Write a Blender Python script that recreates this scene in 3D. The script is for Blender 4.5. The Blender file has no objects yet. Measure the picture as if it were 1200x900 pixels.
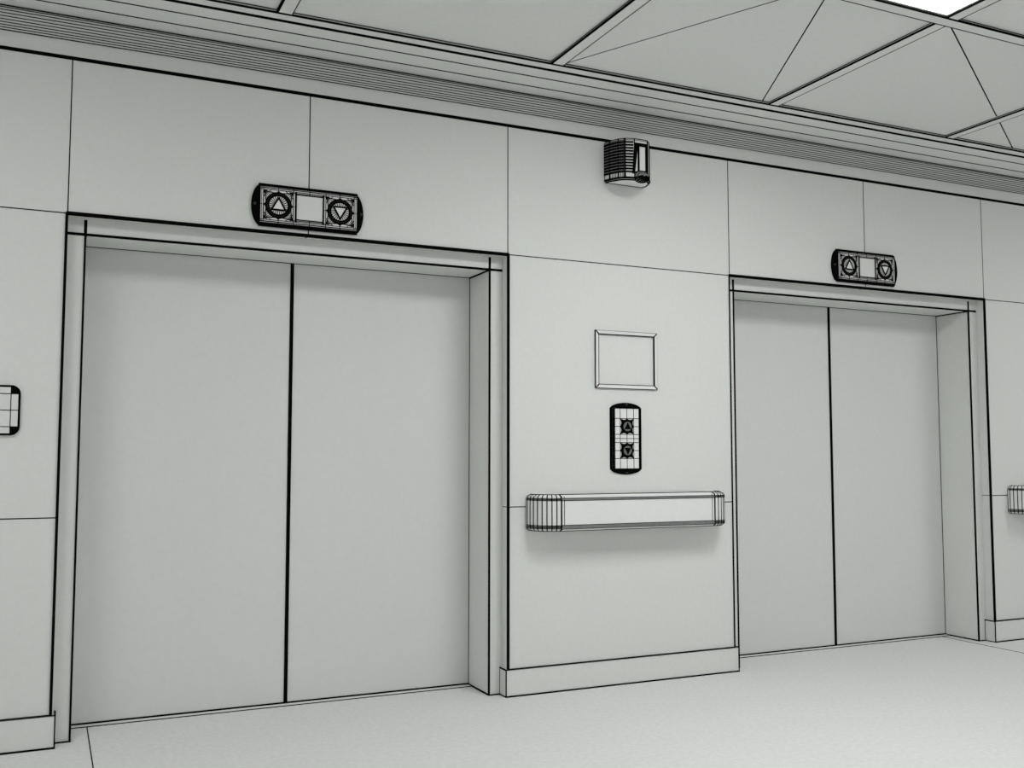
import bpy, math
from mathutils import Vector, Matrix

S = bpy.context.scene
COL = S.collection
pi = math.pi

# ------------------------------------------------------------------ camera
F_PX = 1167.128
YAW, PITCH, ROLL = 0.437199, 0.071804, 0.00025
CAM = Vector((-0.05423, -4.53217, 1.18265))
fw_ = Vector((math.sin(YAW)*math.cos(PITCH), math.cos(YAW)*math.cos(PITCH), math.sin(PITCH)))
r_ = fw_.cross(Vector((0, 0, 1))).normalized()
u_ = r_.cross(fw_)
r2 = r_*math.cos(ROLL) + u_*math.sin(ROLL)
u2 = -r_*math.sin(ROLL) + u_*math.cos(ROLL)
cd = bpy.data.cameras.new('camera')
cam = bpy.data.objects.new('camera', cd)
COL.objects.link(cam)
m = Matrix.Identity(4)
for i in range(3):
    m[i][0] = r2[i]; m[i][1] = u2[i]; m[i][2] = -fw_[i]; m[i][3] = CAM[i]
cam.matrix_world = m
cd.sensor_fit = 'HORIZONTAL'
cd.sensor_width = 36.0
cd.lens = F_PX/1200.0*36.0
cd.clip_start = 0.05
S.camera = cam

# ------------------------------------------------------------------ world, exposure
WORLD = 0.50
PANEL = 12.0
PANEL_SIDE = 7.2
S.view_settings.view_transform = 'Standard'
S.view_settings.look = 'None'
S.view_settings.gamma = 1.0
S.view_settings.use_curve_mapping = False
S.view_settings.exposure = 0.0
w = bpy.data.worlds.new('world'); S.world = w
w.use_nodes = True
bg = w.node_tree.nodes['Background']
bg.inputs[0].default_value = (1, 1, 1, 1)
bg.inputs[1].default_value = WORLD

# ------------------------------------------------------------------ dimensions (metres, wall face is y = 0)
W = 2.0401; G = 1.3808
A, B = 0.0, W
C_, D_ = W + G, 2*W + G
CEN = W + G/2
ZT = 2.2; ZW = 2.868; ZC = 3.051
ZB = 0.1315; ZM = 0.927
D1, D2 = 0.0624, 0.3235
FW, FT = 0.0726, 0.0719
BT = 0.0137
XL, XR = -4.0, 10.2
YF = -9.0
BACK = 0.42

# ------------------------------------------------------------------ materials
def clay(name, col, amp=0.018):
    mt = bpy.data.materials.new(name); mt.use_nodes = True
    nt = mt.node_tree; b = nt.nodes['Principled BSDF']
    b.inputs['Roughness'].default_value = 0.9
    b.inputs['Specular IOR Level'].default_value = 0.1
    n = nt.nodes.new('ShaderNodeTexNoise'); n.inputs['Scale'].default_value = 45.0
    n.inputs['Detail'].default_value = 4.0
    tc = nt.nodes.new('ShaderNodeTexCoord')
    nt.links.new(tc.outputs['Object'], n.inputs['Vector'])
    cr = nt.nodes.new('ShaderNodeValToRGB')
    cr.color_ramp.elements[0].position = 0.3; cr.color_ramp.elements[1].position = 0.7
    cr.color_ramp.elements[0].color = tuple(c*(1-amp) for c in col) + (1,)
    cr.color_ramp.elements[1].color = tuple(min(1, c*(1+amp)) for c in col) + (1,)
    nt.links.new(n.outputs['Fac'], cr.inputs['Fac'])
    nt.links.new(cr.outputs['Color'], b.inputs['Base Color'])
    return mt

M_CLAY = clay('grey_green_clay', (0.738, 0.755, 0.731))
M_CEIL = clay('ceiling_clay', (0.825, 0.838, 0.818), 0.02)
M_DOOR = clay('door_clay', (0.728, 0.742, 0.723), 0.015)
M_FLOOR = clay('floor_clay', (0.722, 0.735, 0.717), 0.05)
M_FACE = clay('pale_fixture_clay', (0.805, 0.815, 0.80), 0.015)
M_LINE = clay('black_edge_lines', (0.004, 0.004, 0.004), 0.1)
M_LINE.node_tree.nodes['Principled BSDF'].inputs['Specular IOR Level'].default_value = 0.0
M_THIN = clay('dark_thin_lines', (0.02, 0.021, 0.02), 0.1)
M_THIN.node_tree.nodes['Principled BSDF'].inputs['Specular IOR Level'].default_value = 0.0
M_GREY = clay('grey_band_clay', (0.20, 0.21, 0.205), 0.1)
def emitter(name, strength):
    mt = bpy.data.materials.new(name); mt.use_nodes = True
    b = mt.node_tree.nodes['Principled BSDF']
    b.inputs['Base Color'].default_value = (0.9, 0.9, 0.9, 1)
    b.inputs['Emission Color'].default_value = (1, 1, 1, 1)
    b.inputs['Emission Strength'].default_value = strength
    return mt
M_EMIT = emitter('light_diffuser', PANEL)
M_EMIT_DIM = emitter('dimmer_light_diffuser', PANEL_SIDE)

# ------------------------------------------------------------------ mesh builder
class MB:
    """Collects boxes, prisms, edge lines into one mesh. Material slots: 0 body, 1 line, 2 thin line, 3 extra."""
    def __init__(s):
        s.v = []; s.f = []; s.m = []; s.sm = []
    def add(s, vs, fs, mi=0, smooth=False):
        o = len(s.v); s.v += [tuple(x) for x in vs]
        for f in fs:
            s.f.append(tuple(i+o for i in f)); s.m.append(mi); s.sm.append(smooth)
    def box(s, a, b, mi=0):
        x0, y0, z0 = a; x1, y1, z1 = b
        s.add([(x0,y0,z0),(x1,y0,z0),(x1,y1,z0),(x0,y1,z0),(x0,y0,z1),(x1,y0,z1),(x1,y1,z1),(x0,y1,z1)],
              [(0,3,2,1),(4,5,6,7),(0,1,5,4),(1,2,6,5),(2,3,7,6),(3,0,4,7)], mi)
    def line(s, a, b, w=0.004, n=(0,-1,0), t=None, mi=1):
        """a bar from a to b; w across the surface, t along the normal n (centred on the surface)."""
        a = Vector(a); b = Vector(b); d = (b-a)
        if d.length < 1e-6: return
        d.normalize(); n = Vector(n)
        n = (n - d*n.dot(d))
        if n.length < 1e-5: n = d.orthogonal()
        n.normalize(); q = d.cross(n)
        t = w if t is None else t
        h = q*(w/2); k = n*(t/2)
        a = a - d*(w*0.3); b = b + d*(w*0.3)
        vs = [a-h-k, a+h-k, a+h+k, a-h+k, b-h-k, b+h-k, b+h+k, b-h+k]
        s.add(vs, [(0,3,2,1),(4,5,6,7),(0,1,5,4),(1,2,6,5),(2,3,7,6),(3,0,4,7)], mi)
    def path(s, pts, w=0.004, n=(0,-1,0), t=None, mi=1, closed=False):
        for i in range(len(pts) - (0 if closed else 1)):
            s.line(pts[i], pts[(i+1) % len(pts)], w, n, t, mi)
    def loft(s, rings, closed=True, caps=True, mi=0, smooth=False):
        """rings: list of equal length point lists, joined in order."""
        k = len(rings[0]); vs = [p for r in rings for p in r]; fs = []
        for i in range(len(rings)-1):
            for j in range(k if closed else k-1):
                a = i*k+j; b = i*k+(j+1) % k
                fs.append((a, b, b+k, a+k))
        if caps:
            fs.append(tuple(range(k))[::-1]); fs.append(tuple((len(rings)-1)*k+j for j in range(k)))
        s.add(vs, fs, mi, smooth)
    def build(s, name, mats=None, parent=None, loc=None, kind=None):
        me = bpy.data.meshes.new(name)
        me.from_pydata(s.v, [], s.f)
        for mt in (mats or [M_CLAY, M_LINE, M_THIN, M_FACE, M_GREY]): me.materials.append(mt)
        for i, p in enumerate(me.polygons):
            p.material_index = s.m[i]; p.use_smooth = s.sm[i]
        me.validate(); me.update()
        import bmesh
        bm = bmesh.new(); bm.from_mesh(me); bmesh.ops.recalc_face_normals(bm, faces=bm.faces); bm.to_mesh(me); bm.free()
        o = bpy.data.objects.new(name, me); COL.objects.link(o)
        if parent: o.parent = parent
        if loc: o.location = loc
        if kind: o['kind'] = kind
        return o

def tag(o, label, cat, group=None):
    o['label'] = label; o['category'] = cat
    if group: o['group'] = group
    return o

def thing(name, label, cat, loc, group=None):
    o = bpy.data.objects.new(name, None); COL.objects.link(o); o.location = loc
    o.empty_display_size = 0.1
    return tag(o, label, cat, group)

def copy_tree(o, loc=None, label=None, parent=None):
    c = o.copy(); COL.objects.link(c)
    if parent is not None: c.parent = parent
    if loc is not None: c.location = loc
    if label: c['label'] = label
    for ch in list(o.children): copy_tree(ch, parent=c)
    return c

M_DARK = clay('charcoal_ring_clay', (0.035, 0.036, 0.035), 0.1)
FACE_M = [M_FACE, M_LINE, M_THIN, M_CLAY, M_GREY, M_DARK]
TH = 0.0050     # thin edge line
TK = 0.0112     # heavy edge line

# ================================================================== STRUCTURE
# ---- floor
b = MB()
b.box((XL, YF, -0.1), (XR, BACK+0.1, 0.0))
for x, ww in ((0.1465, 0.005), (5.3075, 0.010)):
    b.line((x, 0.28, 0.0), (x, YF, 0.0), ww, (0,0,1), 0.001, 2)
b.build('floor', [M_FLOOR, M_LINE, M_THIN], kind='structure')

# ---- elevator wall
b = MB()
b.box((XL, 0, ZT), (XR, BACK, ZC+0.05))
walls = {}
for nm, x0, x1 in (('wall_left', XL, A), ('wall_center', B, C_), ('wall_right', D_, XR)):
    walls[nm] = MB(); walls[nm].box((x0, 0, 0), (x1, BACK, ZT))
# panel seams above the openings
for x in (A, (A+B)/2, B, C_, (C_+D_)/2, D_, D_+1.3808):
    b.line((x, 0, ZT), (x, 0, ZW), TH, (0,-1,0), 0.0012, 2)
walls['wall_right'].line((D_+1.3808, 0, 0), (D_+1.3808, 0, ZT), TH, (0,-1,0), 0.0012, 2)
for nm, x0, x1 in (('wall_left', XL, A), ('wall_center', B, C_), ('wall_right', D_, XR)):
    b.line((x0, 0, ZT), (x1, 0, ZT), TH, (0,-1,0), 0.0012, 2)
    walls[nm].line((x0, 0, ZM), (x1, 0, ZM), TH, (0,-1,0), 0.0012, 2)
# heavy corner edges of the two openings
for x0, x1, w0, w1 in ((A, B, 'wall_left', 'wall_center'), (C_, D_, 'wall_center', 'wall_right')):
    for x, s, nm in ((x0, -1, w0), (x1, 1, w1)):
        walls[nm].line((x + s*0.003, 0, ZB), (x + s*0.003, 0, ZT), 0.008 if x == C_ else TK, (0,-1,0))
        walls[nm].line((x, 0, ZM), (x, D1, ZM), 0.0035, (-s,0,0), 0.001, 2)
    b.line((x0, 0, ZT), (x1, 0, ZT), 0.0145, (0,-1,0))
    xm = (x0+x1)/2
    b.line((xm, 0, ZT), (xm, D1*0.8, ZT), 0.006, (0,0,-1), 0.002, 2)
# shadow gap at the head of the panelling
b.line((XL, 0, ZW+0.001), (XR, 0, ZW+0.001), 0.016, (0,-1,0), 0.004)
b.build('wall_upper', kind='structure')
for nm, wb in walls.items(): wb.build(nm, kind='structure')

# ---- skirting boards, returned into the openings
def baseboard(name, x0, x1, r0, r1):
    b = MB()
    xa = x0 - (BT if r0 else 0); xb = x1 + (BT if r1 else 0)
    b.box((xa, -BT, 0), (xb, 0, ZB))
    if r0: b.box((xa, 0, 0), (x0, D1, ZB))
    if r1: b.box((x1, 0, 0), (xb, D1, ZB))
    b.line((xa, -BT, ZB), (xb, -BT, ZB), 0.004, mi=2)
    b.line((x0, -0.001, ZB+0.001), (x1, -0.001, ZB+0.001), 0.004, mi=1)
    b.line((xa, -BT, 0.002), (xb, -BT, 0.002), 0.010)
    for r, x, xi in ((r0, xa, x0), (r1, xb, x1)):
        if r:
            b.line((x, -BT, 0), (x, -BT, ZB), 0.005)
            b.line((x, -BT, ZB), (x, D1, ZB), 0.006, (0,0,1))
            b.line((x, -BT, 0.002), (x, D1, 0.002), 0.006, (0,0,1))
            b.line((x, D1-0.001, 0), (x, D1-0.001, ZB), 0.0035, mi=2)
    return b.build(name, kind='structure')
baseboard('baseboard_left', XL, A, False, True)
baseboard('baseboard_center', B, C_, True, True)
baseboard('baseboard_right', D_, XR, True, False)

# ---- soffit along the wall, with its ribbed strip
b = MB()
b.box((XL, -0.41, ZC), (XR, 0.0, ZC+0.05))
b.line((XL, -0.108, ZC), (XR, -0.108, ZC), 0.010, (0,0,-1), 0.002, 2)
b.line((XL, -0.230, ZC), (XR, -0.230, ZC), 0.010, (0,0,-1), 0.002, 2)
b.line((XL, -0.339, ZC), (XR, -0.339, ZC), 0.022, (0,0,-1), 0.004, 1)
b.line((XL, -0.409, ZC), (XR, -0.409, ZC), 0.013, (0,0,-1), 0.004, 1)
b.build('trim_1', [M_CEIL, M_LINE, M_THIN], kind='structure')
b = MB()
b.box((XL, -0.006, 2.944), (XR, 0.0, ZC-0.0005))
for z in (2.944, 2.9545, 2.9655, 2.977, 2.9895, 3.0025, 3.016, 3.029, 3.040):
    b.line((XL, -0.006, z), (XR, -0.006, z), 0.0034, mi=2)
b.line((XL, -0.008, 3.0475), (XR, -0.008, 3.0475), 0.0045, mi=2)
b.build('trim_2', kind='structure')

# ---- ceiling: tiles 12 mm above an exposed grid
PX, PY = 1.303, 1.16
ZTILE = ZC + 0.012
b = MB()
b.box((XL, YF, ZTILE), (XR, -0.41, ZTILE+0.05))
for p, q in (((2.150,-0.41),(2.700,-1.51)), ((3.340,-0.41),(2.780,-1.51)),
             ((3.470,-1.51),(4.672,-0.772)), ((4.742,-0.729),(5.258,-0.41))):
    b.line((p[0],p[1],ZTILE), (q[0],q[1],ZTILE), 0.0065, (0,0,-1), 0.001, 2)
ceil = b.build('ceiling', [M_CEIL, M_LINE, M_THIN], kind='structure')
g = MB()
xs = [0.777 + PX*k for k in range(-4, 8)]
ys = [-0.41 - PY*k for k in range(1, 8)]      # near edges of the cross bars (bar lies between y and y+0.06)
cells_x = []
for x in xs:
    g.box((x, YF, ZC), (x+0.062, -0.41, ZTILE))
for k, y in enumerate(ys):
    for i in range(len(xs)-1):
        g.box((xs[i]+0.062, y, ZC), (xs[i+1], y+0.06, ZTILE))
for x in xs:
    segs = [(-0.41, ys[0]+0.06)] + [(ys[k], ys[k+1]+0.06) for k in range(len(ys)-1)]
    for y0, y1 in segs:
        g.line((x, y0, ZC+0.001), (x, y1, ZC+0.001), 0.010, (0,0,-1), 0.005)
        g.line((x-0.001, y0, ZTILE-0.001), (x-0.001, y1, ZTILE-0.001), 0.004, (0,0,-1), 0.003, 2)
        g.line((x+0.062, y0, ZC), (x+0.062, y1, ZC), 0.004, (0,0,-1), 0.002, 2)
for y in ys:
    g.line((XL, y+0.06, ZC+0.0005), (XR, y+0.06, ZC+0.0005), 0.005, (0,0,-1), 0.003, 2)
    g.line((XL, y, ZC+0.001), (XR, y, ZC+0.001), 0.011, (0,0,-1), 0.005)
    for i in range(len(xs)-1):
        g.line((xs[i]+0.062, y-0.001, ZTILE-0.001), (xs[i+1], y-0.001, ZTILE-0.001), 0.004, (0,0,-1), 0.003, 2)
for i in range(len(xs)-1):
    g.line((xs[i]+0.062, -0.412, ZTILE-0.001), (xs[i+1], -0.412, ZTILE-0.001), 0.006, (0,0,-1), 0.003, 2)
g.build('ceiling_grid', [M_CEIL, M_LINE, M_THIN], parent=ceil)

# ---- luminous ceiling panels, each filling one bay of the grid
def ceiling_light(ix, iy, label, em=M_EMIT):
    x0 = 0.777 + PX*ix + 0.062; x1 = 0.777 + PX*(ix+1)
    y1 = -0.41 - PY*iy; y0 = y1 - (PY-0.06)
    t = thing('ceiling_light', label, 'ceiling light', ((x0+x1)/2, (y0+y1)/2, ZC), 'square luminous panels in the ceiling grid')
    hx = (x1-x0)/2 - 0.0005; hy = (y1-y0)/2 - 0.0005
    f = MB()
    for a, c in (((-hx,-hy,0.006),(hx,-hy+0.012,0.0115)), ((-hx,hy-0.012,0.006),(hx,hy,0.0115)),
                 ((-hx,-hy+0.012,0.006),(-hx+0.012,hy-0.012,0.0115)), ((hx-0.012,-hy+0.012,0.006),(hx,hy-0.012,0.0115))):
        f.box(a, c)
    f.build('light_frame', parent=t)
    d = MB(); d.box((-hx+0.012,-hy+0.012,0.008), (hx-0.012,hy-0.012,0.0115))
    d.build('diffuser', [em], parent=t)
    return t
LIGHTS = [(1, 1, 'bright white square ceiling light at the upper right of the photo'),
          (-2, 1, 'square ceiling light left of the photo, in the bay row of the visible one', M_EMIT_DIM),
          (4, 1, 'square ceiling light right of the photo, in the bay row of the visible one', M_EMIT_DIM)]
for args in LIGHTS: ceiling_light(*args)

# ================================================================== ELEVATORS
def elevator(loc, label):
    """local x runs 0..W from the left edge of the opening."""
    cx = W/2
    t = thing('elevator_entrance', label, 'elevator', loc, 'elevator entrances in the wall')
    zi = ZT - FT
    for s, nm in ((-1, 'jamb'), (1, 'jamb')):
        j = MB()
        xo = s*(cx-0.0005); xi = s*(cx-FW)
        j.box((min(xo,xi), D1, 0), (max(xo,xi), D2+0.02, zi))
        j.line((xi, D1, 0), (xi, D1, zi), 0.0085)
        j.line((xi, D1, 0.002), (xo-s*0.006, D1, 0.002), 0.008)
        j.line((xi, D1, 0.003), (xi, D2, 0.003), 0.009, (-s,0,0))
        j.line((xi - s*0.001, D2-0.001, 0), (xi - s*0.001, D2-0.001, zi), 0.004, mi=2)
        j.build(nm, parent=t)
    h = MB()
    h.box((-cx+0.0005, D1, zi), (cx-0.0005, D2+0.02, ZT-0.0005))
    h.line((-cx+0.003, D1, zi), (cx-0.012, D1, zi), 0.0100)
    for s in (-1, 1):
        h.line((s*(cx-FW), D1, zi), (s*(cx-FW), D1, ZT-0.012), 0.013, t=0.003)
        h.line((s*(cx-FW), D1, zi), (s*(cx-0.006), D1, zi), 0.012, t=0.003)
        h.line((s*(cx-FW), D1, zi), (s*(cx-FW), D2, zi), 0.013, (0,0,-1))
    h.line((-cx+FW, D2-0.001, zi-0.001), (cx-FW, D2-0.001, zi-0.001), 0.004, mi=2)
    h.build('header', parent=t)
    # two sliding leaves meeting in the middle
    for s in (-1, 1):
        d = MB()
        x0 = 0.006*s; x1 = s*(cx-FW-0.0005)
        d.box((min(x0,x1), D2, 0.0035), (max(x0,x1), D2+0.03, zi-0.0005))
        d.line((x0*0.8, D2-0.0005, 0.012), (x0*0.8, D2-0.0005, zi-0.004), 0.0075)
        d.line((x0*0.5, D2, 0.0045), (x1, D2, 0.0045), 0.0105)
        d.build('door_panel', [M_DOOR, M_LINE, M_THIN], parent=t)
    # backing strip in the seam between leaves
    k = MB(); k.box((-0.02, D2+0.031, 0.008), (0.02, D2+0.04, zi-0.0005), 1); k.build('door_seal', parent=t)
    k = MB()
    k.box((-cx+FW+0.0005, 0.283, 0.0), (cx-FW-0.0005, D2+0.03, 0.003))
    k.line((-cx+FW, 0.2805, 0.0005), (cx-FW, 0.2805, 0.0005), 0.010, (0,0,1), 0.004)
    k.build('sill', parent=t)
    return t
e1 = elevator((A+W/2, 0, 0), 'large grey elevator entrance on the left with closed double sliding doors')
copy_tree(e1, (C_+W/2, 0, 0), 'farther grey elevator entrance on the right, beyond the handrail, double doors closed')

# ================================================================== HALL INDICATORS
def circle(r, n, cx=0, cz=0, y=0, a0=0):
    return [(cx + r*math.cos(a0+2*pi*i/n), y, cz + r*math.sin(a0+2*pi*i/n)) for i in range(n)]

def indicator(loc, label):
    t = thing('direction_indicator', label, 'elevator indicator', loc, 'direction indicators above the elevator doors')
    hx, hz, dp = 0.2275, 0.0925, 0.025
    b = MB()
    prof = [(0.0, hz), (-0.010, hz), (-0.017, hz-0.003), (-0.022, hz-0.008), (-dp, hz-0.015)]
    ring = prof + [(y, -z) for y, z in prof[::-1]]
    b.loft([[(x, y, z) for y, z in ring] for x in (-hx, hx)])
    for s in (-1, 1):
        for (y, z), ww in zip(prof[1:], (0.010, 0.0075, 0.0055, 0.0036)):
            b.line((-hx, y, s*z), (hx, y, s*z), ww, (0, -0.7, 0.7*s), mi=1)
        b.line((-hx, -dp, s*0.0700), (hx, -dp, s*0.0695), 0.0036, t=0.001)
        b.line((-0.0755, -dp, s*0.0640), (0.0755, -dp, s*0.0635), 0.0040, t=0.001)
        for x in (-0.1435, -0.0755, 0.0, 0.0755, 0.1435):
            b.line((x, -dp, s*0.060), (x, -dp, s*hz*0.88), 0.0032, t=0.0012)
            b.line((x, -dp, s*(hz-0.015)), (x, -0.012, s*hz), 0.0032)
    for s in (-1, 1):
        for x, ww in ((0.2265, 0.005), (0.2195, 0.0028), (0.2120, 0.0034)):
            b.line((s*x, -dp, -0.08), (s*x, -dp, 0.08), ww, t=0.001)
        b.line((s*0.2265, -dp, 0), (s*0.205, -dp, 0), 0.002, t=0.001)
        b.line((s*0.0625, -dp, 0), (s*0.085, -dp, 0), 0.002, t=0.001)
        b.line((s*0.0760, -dp, -0.07), (s*0.0760, -dp, 0.07), 0.0034, t=0.001)
        # fans of fine edges running from the square's corners to the round lens
        cx = s*0.1435; q = 0.0665
        for sx in (-1, 1):
            b.line((cx+sx*q, -dp, -q), (cx+sx*q, -dp, q), 0.0018, t=0.001)
            for sz in (-1, 1):
                for k in range(8):
                    a = pi/2*(k+0.5)/8
                    b.line((cx+sx*q*0.97, -dp, sz*q*0.97), (cx+sx*0.056*math.cos(a), -dp, sz*0.056*math.sin(a)), 0.0027, t=0.0012)
                b.path([(cx+sx*0.076*math.cos(a), -dp, sz*0.076*math.sin(a)) for a in [pi/4-0.33, pi/4, pi/4+0.33]], 0.0030, t=0.001)
                b.loft([[(cx+sx*px, y, sz*pz) for px, pz in ((q, q), (q, q-0.017), (q-0.007, q-0.007), (q-0.017, q))] for y in (-dp, -dp-0.0012)], mi=1)
    b.build('housing', FACE_M, parent=t)
    # rounded black end caps
    for s in (-1, 1):
        c = MB(); n = 14
        sg = 0.034; R = (hz*hz + sg**2)/(2*sg)
        def arc(z, depth=0.0):
            z = min(abs(z), hz)
            return hx + sg*(max(0.0, 1-(z/hz)**2))**0.62
        zs = [hz*math.sin(pi/2*(2*i/n-1)) for i in range(n+1)]
        rings = []
        for y, k, kz in ((0.0, 1.0, 1.0), (-0.008, 1.0, 1.0), (-0.016, 0.86, 0.97), (-0.022, 0.50, 0.91), (-0.0248, 0.0, 0.85)):
            rings.append([(s*(hx + 0.0005 + (arc(z)-hx)*k), y, z*kz) for z in zs])
        fs = []
        k = n+1; vs = [p for r in rings for p in r]
        for i in range(len(rings)-1):
            for j in range(n): fs.append((i*k+j, i*k+j+1, (i+1)*k+j+1, (i+1)*k+j))
        fs.append(tuple(range(k)))
        fs.append(tuple(i*k for i in range(len(rings)))); fs.append(tuple(i*k+n for i in range(len(rings))))
        fs.append((0, (len(rings)-1)*k, (len(rings)-1)*k+n, n))
        c.add(vs, fs, 1)
        # the one grey gleam on each cap, where its edges fan apart
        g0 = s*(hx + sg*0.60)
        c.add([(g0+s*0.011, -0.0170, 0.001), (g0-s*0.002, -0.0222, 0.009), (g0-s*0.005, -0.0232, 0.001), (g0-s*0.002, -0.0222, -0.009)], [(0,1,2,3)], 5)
        c.build('end_cap', FACE_M, parent=t)
    # up and down arrow lenses
    for s, up in ((-1, 1), (1, -1)):
        l = MB(); cx = s*0.1435; n = 48
        # black ring, a low torus
        prof = [(0.0415, -dp), (0.0415, -dp-0.004), (0.046, -dp-0.007), (0.0515, -dp-0.008), (0.057, -dp-0.007), (0.061, -dp-0.003), (0.061, -dp)]
        l.loft([circle(r, n, cx, 0, y) for r, y in prof], caps=False, mi=1, smooth=False)
        l.path(circle(0.0515, n, cx, 0, -dp-0.0082), 0.0012, t=0.001, mi=5, closed=True)
        # four little points where the ring meets the frame
        for a in (0, pi/2, pi, 3*pi/2):
            ca, sa = math.cos(a), math.sin(a)
            tri = [(cx+0.060*ca-0.009*sa, 0.060*sa+0.009*ca), (cx+0.060*ca+0.009*sa, 0.060*sa-0.009*ca), (cx+0.0675*ca, 0.0675*sa)]
            l.loft([[(x, y, z) for x, z in tri] for y in (-dp, -dp-0.002)], mi=1)
        # pale disc
        l.loft([circle(0.0415, n, cx, 0, y) for y in (-dp, -dp-0.002)], mi=0)
        for i in range(24):
            a = 2*pi*(i+0.5)/24
            l.line((cx+0.020*math.cos(a), -dp-0.002, 0.020*math.sin(a)), (cx+0.041*math.cos(a), -dp-0.002, 0.041*math.sin(a)), 0.0036, t=0.001, mi=1)
        lens = l.build('arrow_lens', FACE_M, parent=t)
        a_ = MB()
        T = [(cx, up*0.0345), (cx-0.0315, -up*0.0215), (cx+0.0315, -up*0.0215)]
        a_.loft([[(x, y, z) for x, z in T] for y in (-dp-0.002, -dp-0.005)])
        a_.path([(x, -dp-0.005, z) for x, z in T], 0.0080, t=0.002, closed=True)
        a_.build('arrow', FACE_M, parent=lens)
    # blank display
    d = MB()
    d.box((-0.0635, -dp-0.002, -0.0575), (0.0635, -dp, 0.0575), 3)
    d.path([(-0.0640,-dp-0.001,-0.0580), (0.0640,-dp-0.001,-0.0580), (0.0640,-dp-0.001,0.0580), (-0.0640,-dp-0.001,0.0580)], 0.0045, closed=True)
    d.line((-0.0640,-dp-0.001,-0.066), (-0.0640,-dp-0.001,0.066), 0.0075); d.line((0.0640,-dp-0.001,-0.066), (0.0640,-dp-0.001,0.066), 0.0075)
    d.build('display', FACE_M, parent=t)
    return t
i1 = indicator((1.0185, 0, 2.3215), 'larger, nearer black-ended direction indicator with arrow lenses above the left elevator')
copy_tree(i1, (4.4320, 0, 2.3215), 'smaller-looking black-ended direction indicator with arrow lenses above the right elevator')

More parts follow.
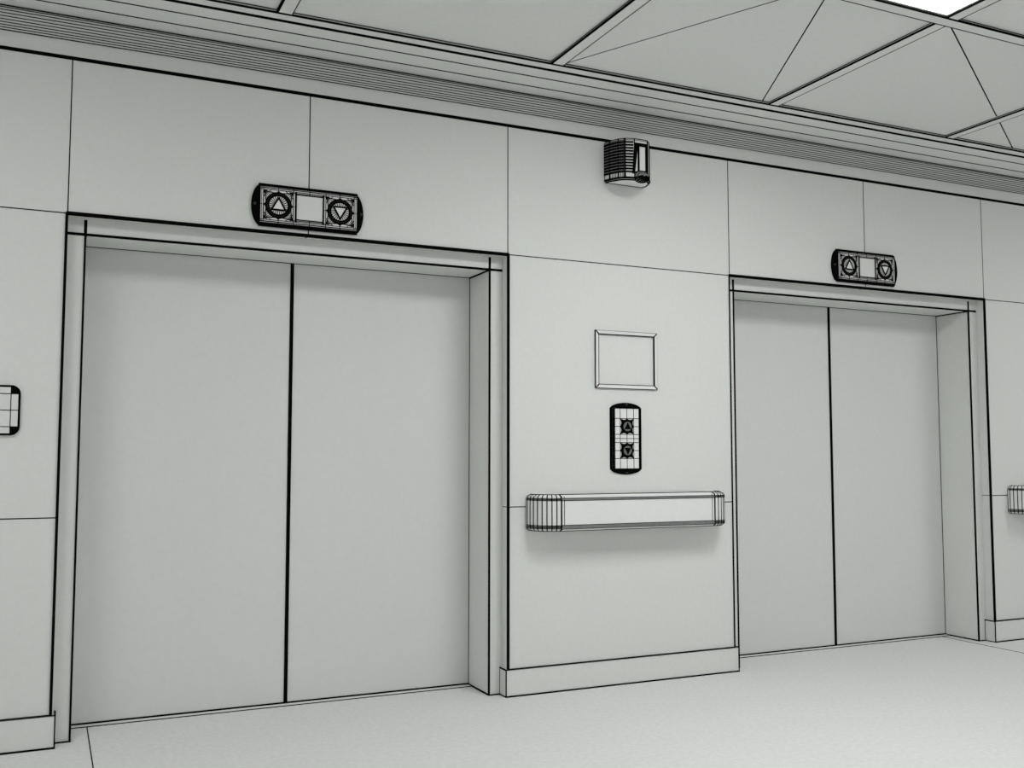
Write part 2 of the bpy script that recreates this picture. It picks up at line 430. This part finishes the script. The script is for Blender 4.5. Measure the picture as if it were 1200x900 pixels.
# ================================================================== CALL STATION
def call_station():
    t = thing('call_station', 'tall black-edged elevator call button panel above the handrail', 'elevator call panel', (2.7275, 0, 1.2730))
    hx, hz, dp = 0.0935, 0.161, 0.016
    sag = 0.028
    b = MB()
    prof = [(0.0, hx), (-0.005, hx), (-0.010, hx-0.005), (-0.014, hx-0.012), (-dp, hx-0.0195)]
    ring = prof + [(y, -x) for y, x in prof[::-1]]
    b.loft([[(x, y, z) for y, x in ring] for z in (-hz, hz)], mi=0)
    for s in (-1, 1):
        # dark rounded side with fine lengthwise edges
        for i in range(len(prof)-1):
            (y0, x0), (y1, x1) = prof[i], prof[i+1]
            for f in (0.0, 0.5):
                y = y0+(y1-y0)*f; x = x0+(x1-x0)*f
                b.line((s*x, y, -hz), (s*x, y, hz), 0.0042 if f == 0 else 0.0028, (s*0.7,-0.7,0))
        b.line((s*(hx-0.0195), -dp, -hz), (s*(hx-0.0195), -dp, hz), 0.004, t=0.001)
        b.line((s*0.0415, -dp, -hz), (s*0.0415, -dp, hz), 0.0034, t=0.001)
        b.line((s*(hx-0.012), -0.014, 0), (s*hx, -0.005, 0), 0.003)
    for zc in (1, -1):
        for z in (0.0215, 0.0635, 0.1055):
            b.line((-hx+0.012, -dp, zc*z), (hx-0.012, -dp, zc*z), 0.0034, t=0.0012)
    b.line((-hx+0.01, -dp, 0), (hx-0.01, -dp, 0), 0.0032, t=0.001)
    b.line((0, -dp, -hz), (0, -dp, hz), 0.0032, t=0.001)
    b.build('housing', FACE_M, parent=t)
    for s in (-1, 1):
        c = MB(); n = 14
        R = (hx*hx + sag**2)/(2*sag)
        xs_ = [hx*math.sin(pi/2*(2*i/n-1)) for i in range(n+1)]
        rings = []
        for y, k, kx in ((0.0, 1, 1), (-0.005, 1, 1), (-0.010, 0.88, 0.97), (-0.014, 0.5, 0.9), (-0.0158, 0.0, 0.8)):
            rings.append([(x*kx, y, s*(hz + 0.0005 + sag*(max(0.0, 1-(x/hx)**2))**0.62*k)) for x in xs_])
        k = n+1; vs = [p for r in rings for p in r]; fs = []
        for i in range(len(rings)-1):
            for j in range(n): fs.append((i*k+j, i*k+j+1, (i+1)*k+j+1, (i+1)*k+j))
        fs.append(tuple(range(k)))
        fs.append(tuple(i*k for i in range(len(rings)))); fs.append(tuple(i*k+n for i in range(len(rings))))
        fs.append((0, (len(rings)-1)*k, (len(rings)-1)*k+n, n))
        c.add(vs, fs, 1)
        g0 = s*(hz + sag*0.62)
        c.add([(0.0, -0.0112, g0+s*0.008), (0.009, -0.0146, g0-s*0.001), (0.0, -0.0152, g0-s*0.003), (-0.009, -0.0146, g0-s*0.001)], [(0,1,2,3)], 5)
        c.line((-hx*0.85, -dp, s*hz), (hx*0.85, -dp, s*hz), 0.008, t=0.002)
        c.build('end_cap', FACE_M, parent=t)
    for zc, up in ((0.0635, 1), (-0.0635, -1)):
        k = MB(); q = 0.0415
        # scalloped black escutcheon: square whose sides dip between their points
        out = []
        for side in range(4):
            ang = side*pi/2
            for f, r in ((-1.0, 1.0), (-0.72, 0.90), (-0.45, 0.84), (-0.2, 0.90), (0.0, 1.0), (0.2, 0.90), (0.45, 0.84), (0.72, 0.90)):
                px, pz = f*q, r*q
                out.append((px*math.cos(ang)+pz*math.sin(ang), -px*math.sin(ang)+pz*math.cos(ang)))
        # fan triangulation round the centre
        vs = [(0, -dp-0.0015, zc)] + [(x, -dp-0.0015, zc+z) for x, z in out] + [(x, -dp, zc+z) for x, z in out]
        N = len(out); fs = []
        for i in range(N):
            j = (i+1) % N
            fs.append((0, 1+i, 1+j)); fs.append((1+i, 1+N+i, 1+N+j, 1+j))
        k.add(vs, fs, 1)
        kb = k.build('escutcheon', FACE_M, parent=t)
        k = MB()
        k.loft([circle(r, 32, 0, zc, y) for r, y in ((0.031, -dp-0.0005), (0.031, -dp-0.004), (0.0275, -dp-0.006))], mi=1)
        k.loft([circle(0.0245, 32, 0, zc, y) for y in (-dp-0.005, -dp-0.0075)], mi=4)
        for i in range(16):
            a = 2*pi*i/16
            k.line((0.017*math.cos(a), -dp-0.0076, zc+0.017*math.sin(a)), (0.0245*math.cos(a), -dp-0.0076, zc+0.0245*math.sin(a)), 0.0014, t=0.0006)
        bt = k.build('call_button', FACE_M, parent=t)
        k = MB()
        T = [(0, up*0.0225), (-0.0195, -up*0.0145), (0.0195, -up*0.0145)]
        k.loft([[(x, y, zc+z) for x, z in T] for y in (-dp-0.0075, -dp-0.0095)], mi=1)
        k.build('arrow', FACE_M, parent=bt)
    return t
call_station()

# ================================================================== EMPTY SIGN FRAME
t = thing('sign_frame', 'thin mitred empty picture frame on the wall above the call button panel', 'frame', (2.7345, 0, 1.6895))
hx, hz, fwid, dp = 0.1925, 0.1535, 0.021, 0.011
b = MB()
O = [(-hx,-hz),(hx,-hz),(hx,hz),(-hx,hz)]
I = [(-hx+fwid,-hz+fwid),(hx-fwid,-hz+fwid),(hx-fwid,hz-fwid),(-hx+fwid,hz-fwid)]
rings = [[(x, 0, z) for x, z in O], [(x, -dp, z) for x, z in [(x*0.985, z*0.982) for x, z in O]],
         [(x, -dp*0.75, z) for x, z in I], [(x, 0, z) for x, z in I]]
b.loft(rings, caps=False)
for i in range(4):
    j = (i+1) % 4
    heavy = 0.0070 if i == 3 else (0.0060 if i == 0 else 0.0040)
    b.line((O[i][0]*0.985, -0.007, O[i][1]*0.985), (O[j][0]*0.985, -0.007, O[j][1]*0.985), heavy)
    b.line((I[i][0], -dp*0.75, I[i][1]), (I[j][0], -dp*0.75, I[j][1]), (0.0032, 0.0060, 0.0050, 0.0030)[i])
    b.line((O[i][0]*0.975, -dp*0.9, O[i][1]*0.97), (I[i][0], -dp*0.8, I[i][1]), 0.0055)
b.build('frame', FACE_M, parent=t)
b = MB(); b.box((-hx+fwid, -0.003, -hz+fwid), (hx-fwid, -0.0002, hz-fwid)); b.build('backing_panel', parent=t)

# ================================================================== BUMPER HANDRAILS
def handrail(loc, label):
    """centred on loc; runs +-0.592 along x; ends curve back to the wall."""
    t = thing('handrail', label, 'handrail', loc, 'bumper handrails on the wall')
    D, R, H = 0.143, 0.126, 0.588
    prof = [(0.026, 0.0895), (0.004, 0.080), (0.0, 0.064), (0.0, -0.064), (0.001, -0.080), (0.016, -0.0895)]   # (setback, z) of the outer skin
    straight = H - R
    b = MB()
    ring = [(-(D-s), z) for s, z in prof] + [(-0.02, -0.0895), (-0.02, 0.0895)]
    b.loft([[(x, y, z) for y, z in ring] for x in (-straight, straight)])
    ln = lambda y, z, ww, mi=1: b.line((-straight, y, z), (straight, y, z), ww, (0,-0.8,0.5 if z > 0 else -0.5), mi=mi)
    ln(-(D-0.026), 0.0895, 0.0045)
    ln(-(D-0.016), -0.0895, 0.0035)
    for sgn in (1, -1):
        # grey groove band just inside the chamfer
        e0, e1 = (0.0605, 0.0725) if sgn > 0 else (-0.0790, -0.0605)
        b.box((-straight, -D-0.0008, e0), (straight, -D+0.006, e1), 4)
        ln(-D-0.0008, e0 if sgn > 0 else e1, 0.0022); ln(-D-0.0008, e1 if sgn > 0 else e0, 0.0022)
    b.build('rail', FACE_M, parent=t)
    N = 8
    for s in (-1, 1):
        c = MB(); rings = []
        for k in range(N+1):
            a = (pi/2)*k/N
            sec = []
            for (set_, z) in prof + [(0.105, -0.0895), (0.105, 0.0895)]:
                r = R - set_
                x = s*(straight + 0.0005 + r*math.sin(a)); y = -(D-R) - r*math.cos(a)
                sec.append((x, y, z))
            rings.append(sec)
        # stub from the arc back to the wall
        rings.append([(x, 0.0, z) for (x, y, z) in rings[-1]])
        c.loft(rings)
        for k in range(N+1):
            a = (pi/2)*k/N
            nrm = (s*math.sin(a), -math.cos(a), 0)
            wd = 0.008 if k == 0 else 0.0048
            c.path([rings[k][i] for i in range(6)], wd, nrm, 0.003)
        c.path([rings[N+1][i] for i in range(6)], 0.006, (s,0,0), 0.004)
        for i, ww in ((0, 0.005), (5, 0.004)):
            c.path([rings[k][i] for k in range(N+2)], ww, (0,0,1))
        for sgn in (1, -1):
            # dark groove bands carried round the corner
            for dz in ((0.0615, 0.0665, 0.0715) if sgn > 0 else (0.0615, 0.0665, 0.0715, 0.0765)):
                pts = [(s*(straight + (R+0.0004)*math.sin(pi/2*k/N)), -(D-R) - (R+0.0004)*math.cos(pi/2*k/N), sgn*dz) for k in range(N+1)]
                c.path(pts, 0.0032, (0,0,1), mi=1)
                c.path([pts[-1], (pts[-1][0], 0, pts[-1][2])], 0.0024, (0,0,1))
        c.line((s*(straight-0.016), -D, -0.064), (s*(straight-0.016), -D, 0.064), 0.003, t=0.002)
        c.line((s*(straight-0.016), -D+0.004, 0.080), (s*(straight-0.016), -D, 0.064), 0.003, t=0.002)
        c.build('end_cap', FACE_M, parent=t)
    return t
h1 = handrail((CEN, 0, 0.8990), 'grey bumper handrail with ribbed rounded ends on the wall between the two elevators')
copy_tree(h1, (CEN + W + G + 0.058, 0, 0.8990), 'partly visible bumper handrail at the right edge, beyond the farther elevator')

# ================================================================== RIBBED WALL SENSOR AT THE TOP OF THE WALL
t = thing('wall_alarm', 'ribbed box-shaped wall alarm with a slot window, high on the wall between elevators', 'wall alarm', (CEN, 0, 2.75))
foot = [(-0.120, 0.0), (-0.120, -0.055), (-0.108, -0.122), (-0.090, -0.158), (-0.045, -0.180),
        (0.035, -0.180), (0.056, -0.160), (0.085, -0.120), (0.115, -0.050), (0.120, 0.0)]
def topz(y): return 0.106 - 0.10*(-y)
def botz(y): return -0.111 - 0.11*(-y)
b = MB()
rings = []
for f, inset in ((0.0, 0.95), (0.04, 1.0), (0.96, 1.0), (1.0, 0.965)):
    rings.append([(x*inset, y*inset, botz(y)+(topz(y)-botz(y))*f) for x, y in foot])
b.loft(rings)
# heavy upright edges at every turn of the casing
for i, (x, y) in enumerate(foot):
    ww = (0.006, 0.010, 0.007, 0.010, 0.005, 0.007, 0.006, 0.008, 0.006, 0.004)[i]
    nrm = (x/abs(x), 0, 0) if i in (0, 9) else (x, y, 0)
    b.line((x, y, botz(y)+0.006), (x, y, topz(y)-0.006), ww, nrm, 0.004)
b.path(rings[3], 0.0045, (0,0,1), mi=1)
b.path(rings[2], 0.0025, (0,0,1), mi=1)
b.path(rings[0], 0.0060, (0,0,1), mi=1, closed=True)
b.path(rings[1], 0.0090, (0,0,1), mi=1)
for (x0, y0), (x1, y1), fs in (((-0.120,-0.055), (-0.108,-0.122), (0.3, 0.5, 0.7)), ((-0.108,-0.122), (-0.090,-0.158), (0.35, 0.7))):
    for f in fs:
        x = x0+(x1-x0)*f; y = y0+(y1-y0)*f
        b.line((x, y, botz(y)+0.012), (x, y, topz(y)-0.008), 0.0030, (-1,0,0), 0.002)
body = b.build('housing', FACE_M, parent=t)
# grille of slats wrapped round the left side
r = MB()
NG = 11
for k in range(NG):
    f = 0.185 + 0.072*k
    pts = [(x, y, botz(y)+(topz(y)-botz(y))*f) for x, y in foot[:4]]
    (x0, y0), (x1, y1) = foot[3], foot[4]
    x, y = x0+(x1-x0)*0.85, y0+(y1-y0)*0.85
    pts.append((x, y, botz(y)+(topz(y)-botz(y))*f))
    for i in range(len(pts)-1):
        a, c = Vector(pts[i]), Vector(pts[i+1])
        d = (c-a).normalized(); nn = Vector((d.y, -d.x, 0))
        if nn.x > 0: nn = -nn
        last = i == len(pts)-2
        off = nn*0.002
        r.line(a+off, c+off, 0.0080 if last else 0.0090, nn, 0.005, mi=1)
        if not last: r.line(a+off+Vector((0,0,0.0075)), c+off+Vector((0,0,0.0078)), 0.0024, nn, 0.003, mi=4)
r.build('grille', FACE_M, parent=t)
# slot window in the front face
wv = MB()
yf = -0.180
zt_, zb_ = 0.050, -0.085
wx0, wx1 = -0.022, 0.022
wv.box((wx0, yf-0.004, zb_), (wx1, yf+0.004, zt_))
wv.path([(wx0, yf-0.004, zb_), (wx1, yf-0.004, zb_), (wx1, yf-0.004, zt_), (wx0, yf-0.004, zt_)], 0.0075, closed=True)
wv.box((wx0-0.020, yf-0.003, zt_), (0.033, yf+0.004, zt_+0.016), 1)
def tri(pts, y, mi): wv.loft([[(x, yy, z) for x, z in pts] for yy in (y, y+0.004)], mi=mi)
tri([(wx0-0.024, zt_+0.010), (wx0-0.001, zt_+0.010), (wx0-0.020, zb_-0.004), (wx0-0.036, zb_-0.012)], yf-0.0025, 1)
wv.line((wx0-0.034, yf-0.002, zb_-0.012), (wx0, yf-0.003, zb_-0.001), 0.007)
wv.line((0.033, yf-0.001, zb_-0.020), (0.033, yf-0.001, zt_+0.016), 0.007)
wv.build('window', FACE_M, parent=t)
# domed lens below the window
d = MB(); rings = []
cz_, cx_, RX, RZ = -0.112, -0.004, 0.044, 0.030
for i in range(9):
    a = pi/2*i/8
    k = math.cos(a) + 0.01
    rings.append([(cx_ + RX*k*math.cos(2*pi*j/20), -0.172 - 0.036*math.sin(a), cz_ + RZ*k*math.sin(2*pi*j/20)) for j in range(20)])
d.loft(rings, mi=4, smooth=True)
for k in (0, 2, 4): d.path(rings[k], 0.0024, (0,-1,0), closed=True)
for j in range(11, 20):
    d.path([rings[i][j] for i in range(8)], 0.0060, (0,-1,0))
d.build('lens', FACE_M, parent=t)

# ================================================================== CALL PLATE AT THE LEFT EDGE
t = thing('wall_plate', 'black-cornered rectangular plate cut off by the left edge of the photo', 'wall plate', (-0.334, 0, 1.3660))
hx, hz, R, dp = 0.1775, 0.098, 0.031, 0.012
def rr(hx, hz, R, n=8):
    pts = []
    for cx, cz, a0 in ((hx-R, hz-R, 0), (-hx+R, hz-R, pi/2), (-hx+R, -hz+R, pi), (hx-R, -hz+R, 3*pi/2)):
        for i in range(n+1):
            a = a0 + pi/2*i/n; pts.append((cx+R*math.cos(a), cz+R*math.sin(a)))
    return pts
b = MB()
P0 = rr(hx, hz, R); P1 = rr(hx-0.002, hz-0.002, R-0.002)
b.loft([[(x, 0, z) for x, z in P0], [(x, -dp+0.002, z) for x, z in P0], [(x, -dp, z) for x, z in P1]], mi=3)
b.path([(x, -dp+0.001, z) for x, z in P0], 0.0085, (0,-1,0), 0.004, closed=True)
q = hx - R; e = hz - R
for z in (e, 0, -e):
    b.line((-hx, -dp, z), (hx, -dp, z), 0.0035, t=0.001, mi=1)
for x in (q, -q): b.line((x, -dp, -hz), (x, -dp, hz), 0.0035, t=0.001, mi=1)
plate = b.build('plate', FACE_M, parent=t)
for sx in (-1, 1):
    for sz in (-1, 1):
        c = MB(); n = 8
        arc = [(sx*(q+(R-0.002)*math.cos(pi/2*i/n)), sz*(e+(R-0.002)*math.sin(pi/2*i/n))) for i in range(n+1)] + [(sx*q, sz*e)]
        c.loft([[(x, y, z) for x, z in arc] for y in (-dp-0.0015, -dp+0.001)], mi=1)
        c.build('corner', FACE_M, parent=t)
